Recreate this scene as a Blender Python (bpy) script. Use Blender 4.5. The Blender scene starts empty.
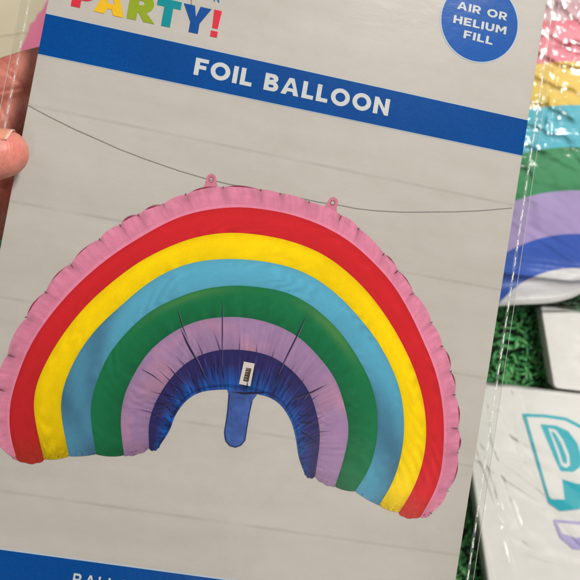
import bpy, bmesh, math, random
import numpy as np
from mathutils import Vector, Matrix, noise
from mathutils.geometry import tessellate_polygon
random.seed(7); rng = np.random.default_rng(7)
S = bpy.context.scene
COL = S.collection
PI = math.pi

# ------------------------------------------------------------------ camera
F = 1065.0            # focal length measured in photo pixels (580 wide)
HC = 0.62             # camera height above the display
camd = bpy.data.cameras.new('camera'); cam = bpy.data.objects.new('camera', camd)
COL.objects.link(cam); S.camera = cam
cam.location = (0, 0, HC); cam.rotation_euler = (0, 0, 0)
camd.sensor_width = 36; camd.lens = 36*F/580; camd.clip_start = 0.01; camd.clip_end = 50
camd.dof.use_dof = True; camd.dof.focus_distance = 0.40; camd.dof.aperture_fstop = 20

S.view_settings.view_transform = 'Standard'; S.view_settings.look = 'None'
S.view_settings.exposure = 0; S.view_settings.gamma = 1
S.render.engine = 'CYCLES'
S.cycles.transparent_max_bounces = 24; S.cycles.max_bounces = 10

def W(px, py, z=0.0):
    """photo measurement -> world point at height z (camera looks straight down)"""
    d = HC - z
    return Vector(((px-290)/F*d, -(py-290)/F*d, z))

# ------------------------------------------------------------------ helpers
def lin(c):
    c = c/255.0
    return c/12.92 if c <= 0.04045 else ((c+0.055)/1.055)**2.4
def srgb(r, g, b, k=1.0):
    return (min(.9, lin(r)*k), min(.9, lin(g)*k), min(.9, lin(b)*k), 1)
PK = 1.08     # printed colour seen in the photo -> ink albedo
def ink(r, g, b): return srgb(r, g, b, PK)

def tag(o, label=None, cat=None, group=None, kind=None):
    if label: o['label'] = label
    if cat: o['category'] = cat
    if group: o['group'] = group
    if kind: o['kind'] = kind
    return o
def empty(name, M=None, **k):
    o = bpy.data.objects.new(name, None); COL.objects.link(o)
    o.empty_display_size = .02
    if M is not None: o.matrix_world = M
    return tag(o, **k)
def mesh_obj(name, verts, faces, mat, parent=None, smooth=False, cols=None):
    me = bpy.data.meshes.new(name)
    me.from_pydata([tuple(v) for v in verts], [], [tuple(f) for f in faces])
    if smooth:
        me.polygons.foreach_set('use_smooth', [True]*len(me.polygons))
    if cols is not None:
        a = me.color_attributes.new('ink', 'FLOAT_COLOR', 'POINT')
        a.data.foreach_set('color', np.asarray(cols, dtype=np.float32).ravel())
    me.update()
    if mat: me.materials.append(mat)
    o = bpy.data.objects.new(name, me); COL.objects.link(o)
    if parent: o.parent = parent
    return o

class NT:
    def __init__(s, name):
        s.m = bpy.data.materials.new(name); s.m.use_nodes = True
        s.t = s.m.node_tree; s.t.nodes.clear()
        s.out = s.n('ShaderNodeOutputMaterial')
    def n(s, k, **kw):
        x = s.t.nodes.new(k)
        for a, b in kw.items(): setattr(x, a, b)
        return x
    def l(s, a, b): s.t.links.new(a, b)
    def noise(s, scale, detail=4, rough=.5, vec=None, dist=0):
        x = s.n('ShaderNodeTexNoise'); x.inputs['Scale'].default_value = scale
        x.inputs['Detail'].default_value = detail; x.inputs['Roughness'].default_value = rough
        x.inputs['Distortion'].default_value = dist
        if vec is None:
            tc = s.n('ShaderNodeTexCoord'); vec = tc.outputs['Object']
        s.l(vec, x.inputs['Vector']); return x
    def bump(s, h, strength, dist):
        b = s.n('ShaderNodeBump'); b.inputs['Strength'].default_value = strength
        b.inputs['Distance'].default_value = dist; s.l(h, b.inputs['Height']); return b
    def ramp(s, fac, stops, interp='LINEAR'):
        r = s.n('ShaderNodeValToRGB'); r.color_ramp.interpolation = interp
        e = r.color_ramp.elements
        while len(e) > 1: e.remove(e[-1])
        e[0].position, e[0].color = stops[0]
        for p, c in stops[1:]:
            q = e.new(p); q.color = c
        s.l(fac, r.inputs['Fac']); return r
    def mixc(s, fac, a, b, mode='MIX'):
        x = s.n('ShaderNodeMix', data_type='RGBA', blend_type=mode)
        for v, i in ((fac, 0), (a, 6), (b, 7)):
            if hasattr(v, 'links'): s.l(v, x.inputs[i])
            else: x.inputs[i].default_value = v
        return x.outputs[2]

def print_mat(name, color=None, var=.06, rough=.42, attr=False, grain=2600, bumpk=.12):
    """ink printed on coated card: fine grain, slow tone drift, soft sheen"""
    k = NT(name)
    p = k.n('ShaderNodeBsdfPrincipled'); k.l(p.outputs[0], k.out.inputs[0])
    p.inputs['Roughness'].default_value = rough
    p.inputs['Specular IOR Level'].default_value = .04
    g = k.noise(grain, 3, .6); s2 = k.noise(28, 4, .6)
    r1 = k.ramp(g.outputs['Fac'], [(.3, (1-var*1.3,)*3+(1,)), (.7, (1+var,)*3+(1,))])
    r2 = k.ramp(s2.outputs['Fac'], [(.3, (1-var*.8,)*3+(1,)), (.7, (1+var*.5,)*3+(1,))])
    if attr:
        a = k.n('ShaderNodeAttribute'); a.attribute_name = 'ink'; base = a.outputs['Color']
    else: base = color
    c = k.mixc(1.0, r1.outputs[0], base, 'MULTIPLY')
    c = k.mixc(1.0, r2.outputs[0], c, 'MULTIPLY')
    k.l(c, p.inputs['Base Color'])
    b = k.bump(g.outputs['Fac'], bumpk, .0001); k.l(b.outputs[0], p.inputs['Normal'])
    return k.m

def film_mat(name, tint=(.97, .975, .96), rough=.06, spec=.6, scale=60, bstr=.25, bdist=.001, ior=1.42, haze=0.0):
    """clear polypropylene: see-through with fresnel gloss and crinkle"""
    k = NT(name)
    tr = k.n('ShaderNodeBsdfTransparent'); tr.inputs[0].default_value = (*tint, 1)
    gl = k.n('ShaderNodeBsdfGlossy'); gl.inputs['Roughness'].default_value = rough
    gl.inputs[0].default_value = (spec, spec, spec*.98, 1)
    n1 = k.noise(scale, 5, .55, dist=.6); b = k.bump(n1.outputs['Fac'], bstr, bdist)
    k.l(b.outputs[0], gl.inputs['Normal'])
    fr = k.n('ShaderNodeFresnel'); fr.inputs['IOR'].default_value = ior
    k.l(b.outputs[0], fr.inputs['Normal'])
    mx = k.n('ShaderNodeMixShader'); k.l(fr.outputs[0], mx.inputs[0])
    k.l(tr.outputs[0], mx.inputs[1]); k.l(gl.outputs[0], mx.inputs[2])
    last = mx
    if haze > 0:
        df = k.n('ShaderNodeBsdfDiffuse'); df.inputs[0].default_value = (.8, .8, .77, 1)
        m2 = k.n('ShaderNodeMixShader'); m2.inputs[0].default_value = haze
        k.l(mx.outputs[0], m2.inputs[1]); k.l(df.outputs[0], m2.inputs[2]); last = m2
    k.l(last.outputs[0], k.out.inputs[0])
    return k.m

# ------------------------------------------------------------------ card plane (pose of the held pack)
e1 = Vector((6083, -1126, -1065)).normalized()
e2 = Vector((2435, 14160, -1065)).normalized()
en = e1.cross(e2).normalized(); e2 = en.cross(e1).normalized()
O3 = Vector((0, 0, HC-0.40))
CM = Matrix(((e1.x, e2.x, en.x, O3.x), (e1.y, e2.y, en.y, O3.y), (e1.z, e2.z, en.z, O3.z), (0, 0, 0, 1)))
CP = Vector((0, 0, HC))
def C2(px, py):
    """photo measurement -> flat coordinates on the card"""
    d = Vector(((px-290)/F, -(py-290)/F, -1))
    t = (O3-CP).dot(en)/d.dot(en)
    q = CP + d*t - O3
    return (q.dot(e1), q.dot(e2))
MPP = 0.40/F     # metres per photo pixel on the card

# ------------------------------------------------------------------ glyphs
def arc(cx, cy, rx, ry, a0, a1, n=14):
    return [(cx+rx*math.cos(math.radians(a0+(a1-a0)*i/n)), cy+ry*math.sin(math.radians(a0+(a1-a0)*i/n))) for i in range(n+1)]
def glyph(ch, t):
    """returns (outlines [[outer, hole...],...], advance); cap height 1"""
    if ch == 'I': return [[[(0,0),(t,0),(t,1),(0,1)]]], t
    if ch == 'L': return [[[(0,0),(.62,0),(.62,t*.95),(t,t*.95),(t,1),(0,1)]]], .62
    if ch == 'F': return [[[(0,0),(t,0),(t,.38),(.60,.38),(.60,.38+t*.92),(t,.38+t*.92),(t,1-t*.92),(.68,1-t*.92),(.68,1),(0,1)]]], .68
    if ch == 'E': return [[[(0,0),(.70,0),(.70,t*.92),(t,t*.92),(t,.5-t*.45),(.62,.5-t*.45),(.62,.5+t*.45),(t,.5+t*.45),(t,1-t*.92),(.69,1-t*.92),(.69,1),(0,1)]]], .70
    if ch == 'H': return [[[(0,0),(t,0),(t,.5-t*.46),(.80-t,.5-t*.46),(.80-t,0),(.80,0),(.80,1),(.80-t,1),(.80-t,.5+t*.46),(t,.5+t*.46),(t,1),(0,1)]]], .80
    if ch == 'T': return [[[(.40-t/2,0),(.40+t/2,0),(.40+t/2,1-t*.95),(.80,1-t*.95),(.80,1),(0,1),(0,1-t*.95),(.40-t/2,1-t*.95)]]], .80
    if ch == 'N': return [[[(0,0),(t,0),(t,.62),(.84-t*.85,0),(.84,0),(.84,1),(.84-t,1),(.84-t,.40),(t*.9,1),(0,1)]]], .84
    if ch == 'M': return [[[(0,0),(t*.95,0),(t*.95,.64),(.49,.20),(.98-t*.95,.64),(.98-t*.95,0),(.98,0),(.98,1),(.98-t*1.1,1),(.49,.54),(t*1.1,1),(0,1)]]], .98
    if ch == 'A':
        w = .96; m = w/2; s = t*1.12
        x = lambda y, o: m-o/2-(m-o/2)*(1-y)     # left outer slope
        hy0, hy1 = .40, .78
        return [[[(0,0),(s,0),(s+.07,.20),(w-s-.07,.20),(w-s,0),(w,0),(m+t*.55,1),(m-t*.55,1)],
                 [(m-.155*(1.5-t*2),.40),(m+.155*(1.5-t*2),.40),(m,.40+.38*(1.4-t*2))]]], w
    if ch == 'Y': return [[[(.45-t/2,0),(.45+t/2,0),(.45+t/2,.38),(.90,1),(.90-t*1.2,1),(.45,.60),(t*1.2,1),(0,1),(.45-t/2,.38)]]], .90
    if ch == '!': return [[[(.03,.32),(t-.03,.32),(t+.02,1),(-.02,1)]], [[(0,0),(t,0),(t,.22),(0,.22)]]], t
    if ch == 'O': return [[arc(.51,.5,.51,.52,0,360,40)[:-1], arc(.51,.5,.51-t,.52-t,0,360,40)[:-1]]], 1.02
    if ch == 'U':
        w = .80; h = .36
        return [[[(0,1),(0,h)]+arc(w/2,h,w/2,h+.015,180,360,16)+[(w,1),(w-t,1)]+arc(w/2,h,w/2-t,h-t*.9,360,180,14)+[(t,1)]]], w
    if ch == 'P':
        return [[[(0,0),(t,0),(t,.28)]+arc(.40,.64,.36,.36,-90,90,16)+[(0,1)],
                 [(t,.28+t*.9)]+arc(.40,.64,.36-t,.36-t*.9,-90,90,12)+[(t,1-t*.9)]]], .76
    if ch == 'R':
        return [[[(0,0),(t,0),(t,.30),(.34,.30),(.53,0),(.53+t*1.2,0),(.57,.34)]+arc(.42,.655,.35,.345,-62,90,14)+[(0,1)],
                 [(t,.31+t*.88)]+arc(.42,.655,.35-t,.345-t*.88,-90,90,12)+[(t,1-t*.88)]]], .79
    if ch == 'B':
        return [[[(0,0)]+arc(.47,.28,.29,.28,-90,62,12)+arc(.43,.745,.265,.255,-52,90,12)+[(0,1)],
                 [(t,t*.85)]+arc(.45,.29,.29-t*.95,.29-t*.88,-90,90,10)+[(t,.58-t*.88)],
                 [(t,.56+t*.28)]+arc(.41,.715,.245-t*.8,.285-t*1.0,-90,90,10)+[(t,1-t*.85)]]], .76
    return [], .38
def ear(outline_sets):
    V, Fc = [], []
    for sset in outline_sets:
        polys = [[Vector((x, y, 0)) for x, y in p] for p in sset]
        tris = tessellate_polygon(polys)
        b = len(V)
        flat = [v for p in polys for v in p]
        V += flat
        for a, c, d in tris:
            va, vb, vc = flat[a], flat[c], flat[d]
            if (vb-va).cross(vc-va).z < 0: a, c = c, a
            Fc.append((b+a, b+c, b+d))
    return V, Fc
def layout(text, t, track):
    sets, x = [], 0
    for ch in text:
        if ch == ' ': x += .34+track; continue
        g, adv = glyph(ch, t)
        for s in g: sets.append([[(p[0]+x, p[1]) for p in poly] for poly in s])
        x += adv+track
    return sets, x-track
def text_obj(name, text, bl, br, cap, mat, parent, z, t=.22, track=.12, conv=C2, scale=MPP):
    sets, w = layout(text, t, track)
    B, R = Vector(conv(*bl)), Vector(conv(*br)); ux = (R-B)/w
    uy = Vector((-(R-B).y, (R-B).x)).normalized()*cap*scale
    sets = [[[tuple(B+ux*p[0]+uy*p[1]) for p in poly] for poly in s] for s in sets]
    V, Fc = ear(sets)
    for v in V: v.z = z
    return mesh_obj(name, V, Fc, mat, parent)
def poly_obj(name, pts, mat, parent, z, conv=C2, holes=()):
    V, Fc = ear([[[conv(*p) for p in pts]]+[[conv(*p) for p in h] for h in holes]])
    for v in V: v.z = z
    return mesh_obj(name, V, Fc, mat, parent)

# ------------------------------------------------------------------ smooth resampled curves
def resample(pts, n, passes=2, cv=None):
    p = np.array([(cv or C2)(*q) for q in pts])
    # Catmull-Rom then arclength
    P = np.vstack([2*p[0]-p[1], p, 2*p[-1]-p[-2]]); out = []
    for i in range(1, len(P)-2):
        for s in np.linspace(0, 1, 24, endpoint=False):
            a, b, c, d = P[i-1], P[i], P[i+1], P[i+2]
            out.append(.5*((2*b)+(-a+c)*s+(2*a-5*b+4*c-d)*s*s+(-a+3*b-3*c+d)*s**3))
    out.append(P[-2]); out = np.array(out)
    def arcs(q, m):
        L = np.r_[0, np.cumsum(np.hypot(*np.diff(q, axis=0).T))]
        u = np.linspace(0, L[-1], m)
        return np.c_[np.interp(u, L, q[:, 0]), np.interp(u, L, q[:, 1])]
    q = arcs(out, n)
    kk = max(3, n//22) | 1; ker = np.hanning(kk+2)[1:-1]; ker /= ker.sum()
    for _ in range(passes):
        pad = kk//2
        e = np.vstack([2*q[0]-q[pad:0:-1], q, 2*q[-1]-q[-2:-pad-2:-1]])
        q = np.c_[np.convolve(e[:, 0], ker, 'valid'), np.convolve(e[:, 1], ker, 'valid')]
    return arcs(q, n)

B = {}
B[0] = [(13,458),(4,452),(-3,440),(-7,420),(-6,400),(0,374),(14,338),(29,312),(43,294),(60,273),(75,259),(92,244),(114,228),(133,216),(152,208),(170,201),(187,193),(205,188),(222,186.5),(244,187),(265,190),(282,194),(301,198),(318,205),(337,212),(353,222),(370,239),(387,256),(400,272),(412,290),(427,312),(437,334),(446,352),(451,370),(457,405),(459,440),(456,471),(448,492),(438,506),(429,516)]
B[1] = [(17,459),(11,440),(9,418),(11,398),(17,378),(27,352),(41,328),(62,301),(86,276.6),(114,254),(145,234.5),(172,220),(198,211.5),(227,207.5),(248.6,207.5),(280,212),(304,218.5),(325,227),(349,241),(373,262),(394,286),(411,315),(423,341),(434,367),(441,395),(444,426),(443,454),(439.7,478),(431,498.6),(421,516)]
B[2] = [(44,459),(36,425),(33.4,402),(38,380),(51.7,352),(69,326),(89.7,302),(114,280.5),(140,261.5),(164,249),(188,239.5),(212.4,234),(236.5,232.7),(260.7,235),(280,238.5),(300.7,244.5),(325,255.5),(349,273.5),(369.7,294.5),(387,318),(400.7,341),(413,367),(422,395),(426,423),(425,450),(419,474.5),(410,495),(399,512)]
B[3] = [(69,456),(62.8,425),(60.7,402),(66.5,378),(81,349),(100,325),(120.7,306),(142,287.5),(164,273.4),(188,263.8),(212,259.7),(236.5,259),(260.7,261),(280,264.5),(300.7,271),(321,282),(342,299),(359,317.5),(376,339),(390,364),(400,390),(403.8,416),(403.5,440),(398,467.6),(389.7,488),(379,505)]
B[4] = [(96,454),(91.4,425),(91,402),(98,378),(108,356),(125,334),(148,313),(174,299),(200,290),(224.5,286),(248.6,286),(280,290.7),(300.7,299),(321,313),(340,332),(353,350),(363,367),(371,384),(376.6,405.5),(377.6,429.7),(374,454),(367,472.8),(355,491)]
B[5] = [(124,455),(120.7,425),(123,401),(131,380),(148,353),(171.7,333),(198,321),(224.8,317),(251.4,318.5),(278,326),(300.7,339),(319.7,358),(334.9,379),(344,404),(348.5,430),(344,457),(335,486)]
B[6] = [(149,448),(149,422.8),(156.6,400),(171.7,377),(190.7,360),(213.5,351),(236,349.6),(259,352.6),(278,360),(297,375.4),(310,394),(317.8,419),(319.7,441.7),(315,476)]
B[7] = [(159.6,446),(169.8,430),(175.5,415),(187,400),(202,391.7),(224.8,389.4),(240,391),(255,393.5),(270,397.5),(281.7,406),(291,421),(295.8,438),(298.8,457),(304.5,473)]
NS = 720
BR_ = {k: resample(v, NS) for k, v in B.items()}

def fbm(x, y, z=0, o=3):
    return noise.fractal(Vector((x, y, z)), 1.0, 2.0, o)
stripe_rgb = {0: (206,126,152), 1: (192,38,44), 2: (226,192,8), 3: (84,152,178), 4: (28,112,70), 5: (153,122,158), 6: (32,62,136)}
stripe_name = {0:'pink_border',1:'red_stripe',2:'yellow_stripe',3:'teal_stripe',4:'green_stripe',5:'lavender_stripe',6:'blue_stripe'}

def scallop(i):
    """cell phase along the seam of the balloon: (phase 0..1, cell id)"""
    return

# uneven scallop cells
cuts = [0]
while cuts[-1] < NS: cuts.append(cuts[-1]+int(rng.integers(17, 34)))
cell = np.zeros(NS); cid = np.zeros(NS, int)
for j in range(len(cuts)-1):
    for i in range(cuts[j], min(cuts[j+1], NS)):
        cell[i] = (i-cuts[j])/(cuts[j+1]-cuts[j]); cid[i] = j

def shade(si, i, t):
    """printed tone at stripe si, station i, cross position t (0 outer)"""
    r, g, b = [lin(c)*PK for c in stripe_rgb[si]]
    u = i/NS
    k = 1.0
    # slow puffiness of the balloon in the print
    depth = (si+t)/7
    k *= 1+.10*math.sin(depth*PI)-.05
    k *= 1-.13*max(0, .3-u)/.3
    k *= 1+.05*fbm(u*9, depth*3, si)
    col = np.array((r, g, b))
    if si == 0:
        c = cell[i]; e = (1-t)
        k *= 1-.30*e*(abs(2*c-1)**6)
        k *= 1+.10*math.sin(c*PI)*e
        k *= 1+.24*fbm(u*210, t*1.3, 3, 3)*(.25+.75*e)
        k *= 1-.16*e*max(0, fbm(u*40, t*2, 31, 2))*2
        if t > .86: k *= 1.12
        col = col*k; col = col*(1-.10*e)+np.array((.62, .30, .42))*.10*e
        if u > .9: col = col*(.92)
        return (*np.clip(col, 0, .9), 1)
    ch = fbm(u*60+si*9, t*4+depth*5, 13, 4)      # small ripples of the foil
    k *= 1+.035*ch
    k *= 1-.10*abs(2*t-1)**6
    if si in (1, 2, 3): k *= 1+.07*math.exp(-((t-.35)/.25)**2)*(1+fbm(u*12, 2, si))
    wr = math.sin(u*230+8*t+6*fbm(u*14, t*2, 40+si, 2)); mk = max(0, fbm(u*8, t*1.4, 60+si, 2))
    k *= 1+.16*mk*wr
    ft = max(0, 1-min(u, 1-u)/.035)
    if ft > 0:
        k *= 1-(.34 if si == 2 else .22)*ft*(1+.7*fbm(u*200, t*9, si))
        if si == 1: col = col*np.array((1.02, 1+.9*ft, 1))
        if si == 3: col = col*np.array((.8, 1, 1.1))
    if si in (1, 2): col = col*(1+.10*math.exp(-((u-.93)/.03)**2)*math.sin(t*14+u*300))
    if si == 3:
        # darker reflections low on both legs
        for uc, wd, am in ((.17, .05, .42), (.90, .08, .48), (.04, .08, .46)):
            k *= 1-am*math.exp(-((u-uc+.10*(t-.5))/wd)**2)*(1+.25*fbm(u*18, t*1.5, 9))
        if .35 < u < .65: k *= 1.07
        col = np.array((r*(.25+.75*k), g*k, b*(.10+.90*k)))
        return (*np.clip(col, 0, .9), 1)
    if si == 2:
        if u < .12: k *= .84+1.2*u
        k *= 1+.06*fbm(u*30, t*2, 4)
    if si == 1:
        k *= 1-.16*max(0, (.16-u)/.16); col = col*np.array((1, 1+.5*max(0, .2-u), 1))
    if si == 4:
        w = .55*math.exp(-((u-.66)/.07)**2)*math.exp(-((t-.12)/.16)**2)+.4*math.exp(-((u-.36)/.09)**2)*math.exp(-((t-.12)/.14)**2)
        col = col*(1-w*.7)+np.array((.16, .30, .06))*w*.7
        k *= 1+.20*fbm(u*55, t*1.1, 7)*(t)
        k *= 1-.25*t
    if si == 5:
        w = max(0, fbm(u*7+3, t*1.2, 2))*.9
        col = col*(1-w)+np.array((.52, .26, .36))*w
        k *= 1+.18*fbm(u*130, t*.9, 5, 2)*(.3+.7*t)
        k *= 1-.10*t
        if u > .8: k *= 1.06
    if si == 6:
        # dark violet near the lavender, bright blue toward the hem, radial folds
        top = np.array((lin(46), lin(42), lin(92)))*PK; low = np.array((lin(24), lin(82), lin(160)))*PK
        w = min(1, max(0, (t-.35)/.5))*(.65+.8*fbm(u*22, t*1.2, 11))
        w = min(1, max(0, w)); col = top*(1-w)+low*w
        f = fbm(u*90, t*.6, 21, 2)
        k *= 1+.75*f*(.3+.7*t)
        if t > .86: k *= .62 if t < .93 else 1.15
    return (*np.clip(col*k, .002, .9), 1)

def strip(si, z, mat, parent, NX=None):
    o, n = BR_[si].copy(), BR_[si+1]
    NX = 26
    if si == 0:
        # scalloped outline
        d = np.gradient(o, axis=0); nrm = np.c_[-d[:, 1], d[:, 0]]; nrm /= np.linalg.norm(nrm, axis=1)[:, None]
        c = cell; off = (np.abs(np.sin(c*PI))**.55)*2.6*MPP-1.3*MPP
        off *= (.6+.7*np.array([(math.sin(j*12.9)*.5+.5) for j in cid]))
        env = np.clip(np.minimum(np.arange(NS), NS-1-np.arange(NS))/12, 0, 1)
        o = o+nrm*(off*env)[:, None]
    V, Cc, Fc = [], [], []
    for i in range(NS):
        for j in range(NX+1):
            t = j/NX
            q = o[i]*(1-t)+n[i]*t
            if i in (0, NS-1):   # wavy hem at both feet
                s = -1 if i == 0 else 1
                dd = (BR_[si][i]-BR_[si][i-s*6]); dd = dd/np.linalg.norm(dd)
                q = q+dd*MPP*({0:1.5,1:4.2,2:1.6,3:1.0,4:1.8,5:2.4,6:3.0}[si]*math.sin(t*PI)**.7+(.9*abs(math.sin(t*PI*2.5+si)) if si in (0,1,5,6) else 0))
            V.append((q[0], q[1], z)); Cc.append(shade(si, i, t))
    for i in range(NS-1):
        for j in range(NX):
            a = i*(NX+1)+j; Fc.append((a, a+NX+1, a+NX+2, a+1))
    m = mesh_obj(stripe_name[si], V, Fc, mat, parent, cols=Cc)
    me = m.data
    if me.polygons[0].normal.z < 0: me.flip_normals()
    return m

def sliver(pts, w, taper=True, conv=C2):
    """a thin tapering mark along points (photo measurements)"""
    P = [Vector(conv(*p)) for p in pts]
    V, n = [], len(P)
    L, R = [], []
    for i, p in enumerate(P):
        d = (P[min(i+1, n-1)]-P[max(i-1, 0)]).normalized(); s = Vector((-d.y, d.x))
        k = max(0., math.sin(PI*i/(n-1)))**.6 if taper else 1
        hw = max(.00002, w*MPP*k/2)
        L.append(p+s*hw); R.append(p-s*hw)
    return L, R
def slivers_obj(name, items, mat, parent, z, conv=C2, taper=True):
    """printed marks whose ink fades out at the sides and ends"""
    V, Fc, A = [], [], []
    for k, (pts, w) in enumerate(items):
        m = []
        for a, b in zip(pts[:-1], pts[1:]):
            for s in (0, .25, .5, .75): m.append((a[0]+(b[0]-a[0])*s, a[1]+(b[1]-a[1])*s))
        m.append(pts[-1])
        L, R = sliver(m, w*1.7, taper, conv); b0 = len(V)
        zz = z+(k % 5)*.000004
        for i, (l, r) in enumerate(zip(L, R)):
            c = (l+r)/2; al = 1.0
            if taper: al = min(1, 3.2*i/(len(L)-1)+.1, 1.7*(1-i/(len(L)-1))+.05)
            V += [(l.x, l.y, zz), (c.x, c.y, zz), (r.x, r.y, zz)]; A += [(1,1,1,0), (1,1,1,al), (1,1,1,0)]
        for i in range(len(L)-1):
            q = b0+3*i; Fc += [(q, q+1, q+4, q+3), (q+1, q+2, q+5, q+4)]
    return mesh_obj(name, V, Fc, fade(mat), parent, cols=A)
_fd = {}
def fade(m):
    if m.name in _fd: return _fd[m.name]
    f = m.copy(); f.name = m.name+'_faded'; t = f.node_tree
    out = [n for n in t.nodes if n.type == 'OUTPUT_MATERIAL'][0]; src = out.inputs[0].links[0].from_socket
    a = t.nodes.new('ShaderNodeAttribute'); a.attribute_name = 'ink'
    tr = t.nodes.new('ShaderNodeBsdfTransparent'); mx = t.nodes.new('ShaderNodeMixShader')
    mu = t.nodes.new('ShaderNodeMath'); mu.operation = 'MULTIPLY'; mu.inputs[1].default_value = 1.25; mu.use_clamp = True
    t.links.new(a.outputs['Alpha'], mu.inputs[0]); t.links.new(mu.outputs[0], mx.inputs[0])
    t.links.new(tr.outputs[0], mx.inputs[1]); t.links.new(src, mx.inputs[2]); t.links.new(mx.outputs[0], out.inputs[0])
    _fd[m.name] = f; return f

# ================================================================== THE HELD PACK
M_wall = None
def wall_material():
    k = NT('printed_plank_wall'); p = k.n('ShaderNodeBsdfPrincipled'); k.l(p.outputs[0], k.out.inputs[0])
    p.inputs['Roughness'].default_value = .5; p.inputs['Specular IOR Level'].default_value = .25
    tc = k.n('ShaderNodeTexCoord'); mp = k.n('ShaderNodeMapping'); mp.inputs['Scale'].default_value = (5, 26, 1)
    k.l(tc.outputs['Object'], mp.inputs[0])
    a = k.noise(3, 6, .6, mp.outputs[0]); g = k.noise(2400, 2, .6); m = k.noise(120, 6, .65); big = k.noise(9, 3, .5)
    c = k.ramp(a.outputs['Fac'], [(.25, srgb(180,173,166,1.04)), (.75, srgb(187,181,175,1.07))]).outputs[0]
    c = k.mixc(1.0, c, k.ramp(g.outputs['Fac'], [(.3, (.95,.95,.95,1)), (.7, (1.03,1.03,1.03,1))]).outputs[0], 'MULTIPLY')
    c = k.mixc(1.0, c, k.ramp(m.outputs['Fac'], [(.3, (.97,.965,.95,1)), (.6, (1,1,1,1))]).outputs[0], 'MULTIPLY')
    c = k.mixc(1.0, c, k.ramp(big.outputs['Fac'], [(.3, (.95,.945,.93,1)), (.7, (1.02,1.02,1.02,1))]).outputs[0], 'MULTIPLY')
    k.l(c, p.inputs['Base Color'])
    b = k.bump(m.outputs['Fac'], .25, .0004); k.l(b.outputs[0], p.inputs['Normal'])
    return k.m
M_wall = wall_material()
M_ink = print_mat('balloon_print', attr=True, var=.05)
M_band = print_mat('blue_ink', ink(0, 70, 140), var=.13, rough=.4, grain=1900)
M_badge = print_mat('badge_blue_ink', ink(22, 84, 160), var=.12, rough=.4, grain=1900)
M_white = print_mat('white_ink', (.60, .60, .59, 1), var=.05)
M_rim = print_mat('pale_blue_edge_ink', (.47, .54, .61, 1), var=.05)
M_dark = print_mat('dark_crease_ink', (.018, .014, .03, 1), var=.2)
M_soft = print_mat('soft_crease_ink', (.16, .05, .08, 1), var=.2)
M_line = print_mat('plank_gap_ink', srgb(150,141,130,1.02), var=.05)
M_string = print_mat('string_ink', (.26, .24, .22, 1), var=.2)

pack = empty('balloon_package', CM, label='clear sleeved card with printed rainbow foil balloon and blue title band held in a hand', cat='balloon package')
uL = (C2(38,53)[0]+C2(0,250)[0])/2; uR = (C2(518.6,180)[0]+C2(477.4,440)[0])/2
vT = C2(290,-70)[1]; vB = C2(290,655)[1]
def box(name, x0, x1, y0, y1, z0, z1, mat, parent, bev=.0):
    bm = bmesh.new(); bmesh.ops.create_cube(bm, size=1)
    for v in bm.verts:
        v.co = Vector((x0+(v.co.x+.5)*(x1-x0), y0+(v.co.y+.5)*(y1-y0), z0+(v.co.z+.5)*(z1-z0)))
    if bev: bmesh.ops.bevel(bm, geom=bm.edges[:], offset=bev, segments=2, affect='EDGES')
    me = bpy.data.meshes.new(name); bm.to_mesh(me); bm.free(); me.materials.append(mat)
    o = bpy.data.objects.new(name, me); COL.objects.link(o); o.parent = parent; return o
box('backing_card', uL, uR, vB, vT, -.0006, 0, M_wall, pack, .0001)

# plank gaps in the printed wall
eps = .00006
def onedge(py_left, py_right):     # full-width line of the card
    a, b = C2(*py_left), C2(*py_right); return a, b
planks = [((29,105),(512,205)),((14,202),(496,289)),((0,297),(487,378.5)),((0,393),(475,466.6)),((0,491),(463,556))]
V, Fc, A = [], [], []
for k, (a, b) in enumerate(planks):
    a, b = C2(*a), C2(*b)
    s = (b[1]-a[1])/(b[0]-a[0]); N = 90
    b0 = len(V)
    for i in range(N+1):
        u = uL+.0002+(uR-uL-.0004)*i/N; v = a[1]+s*(u-a[0])
        al = .07+.06*fbm(u*50, k*3); h = .0006
        for d, q in ((h*1.6, 0), (h*.2, al), (-h*.3, al*.8), (-h*1.3, 0)): V.append((u, v+d, eps)); A.append((1, 1, 1, max(0, q)))
    for i in range(N):
        for c in range(3):
            q = b0+4*i+c; Fc.append((q, q+1, q+5, q+4))
mesh_obj('plank_gap', V, Fc, fade(M_line), pack, cols=A)

# string
slivers_obj('printed_string', [([(27.5,105),(49.7,117),(75,129.5),(99,140),(120,149.5),(145,159),(178,170.5),(207,179),(228,184),(248,187.5),(285,194.5),(318,202),(338.6,205),(356,208.5),(376.5,210.8),(403,212.2),(428,212),(455,211.8),(480,210.7),(512,208)], .8)], M_string, pack, 2*eps, taper=False)

# blue bands
def band(name, tl, tr, bl, br, z, mat, parent):
    a, b = C2(*tl), C2(*tr); c, d = C2(*bl), C2(*br)
    def at(p, q, u): return p[1]+(q[1]-p[1])*(u-p[0])/(q[0]-p[0])
    l, r = uL+.00005, uR-.00005
    return mesh_obj(name, [(l, at(a,b,l), z), (l, at(c,d,l), z), (r, at(c,d,r), z), (r, at(a,b,r), z)], [(0,1,2,3)], mat, parent)
ub_edge = band('band_edge', (45,12.9),(525.7,119.3),(38,54.6),(521.4,156.3), 2*eps, M_rim, pack)
ub = band('blue_band', (45,13.5),(525.7,120),(38,53.8),(521.4,155.5), 3*eps, M_band, pack)
band('band_edge', (0,548),(200,574.9),(-20,640),(400,690), 2*eps, M_rim, pack)
band('blue_band', (0,549.5),(200,576.5),(-20,628),(400,679), 3*eps, M_band, pack)
text_obj('lettering', 'FOIL BALLOON', (193.2,74.6),(387.5,116.2), 17.4, M_white, pack, 5*eps, t=.245, track=.155)
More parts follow.
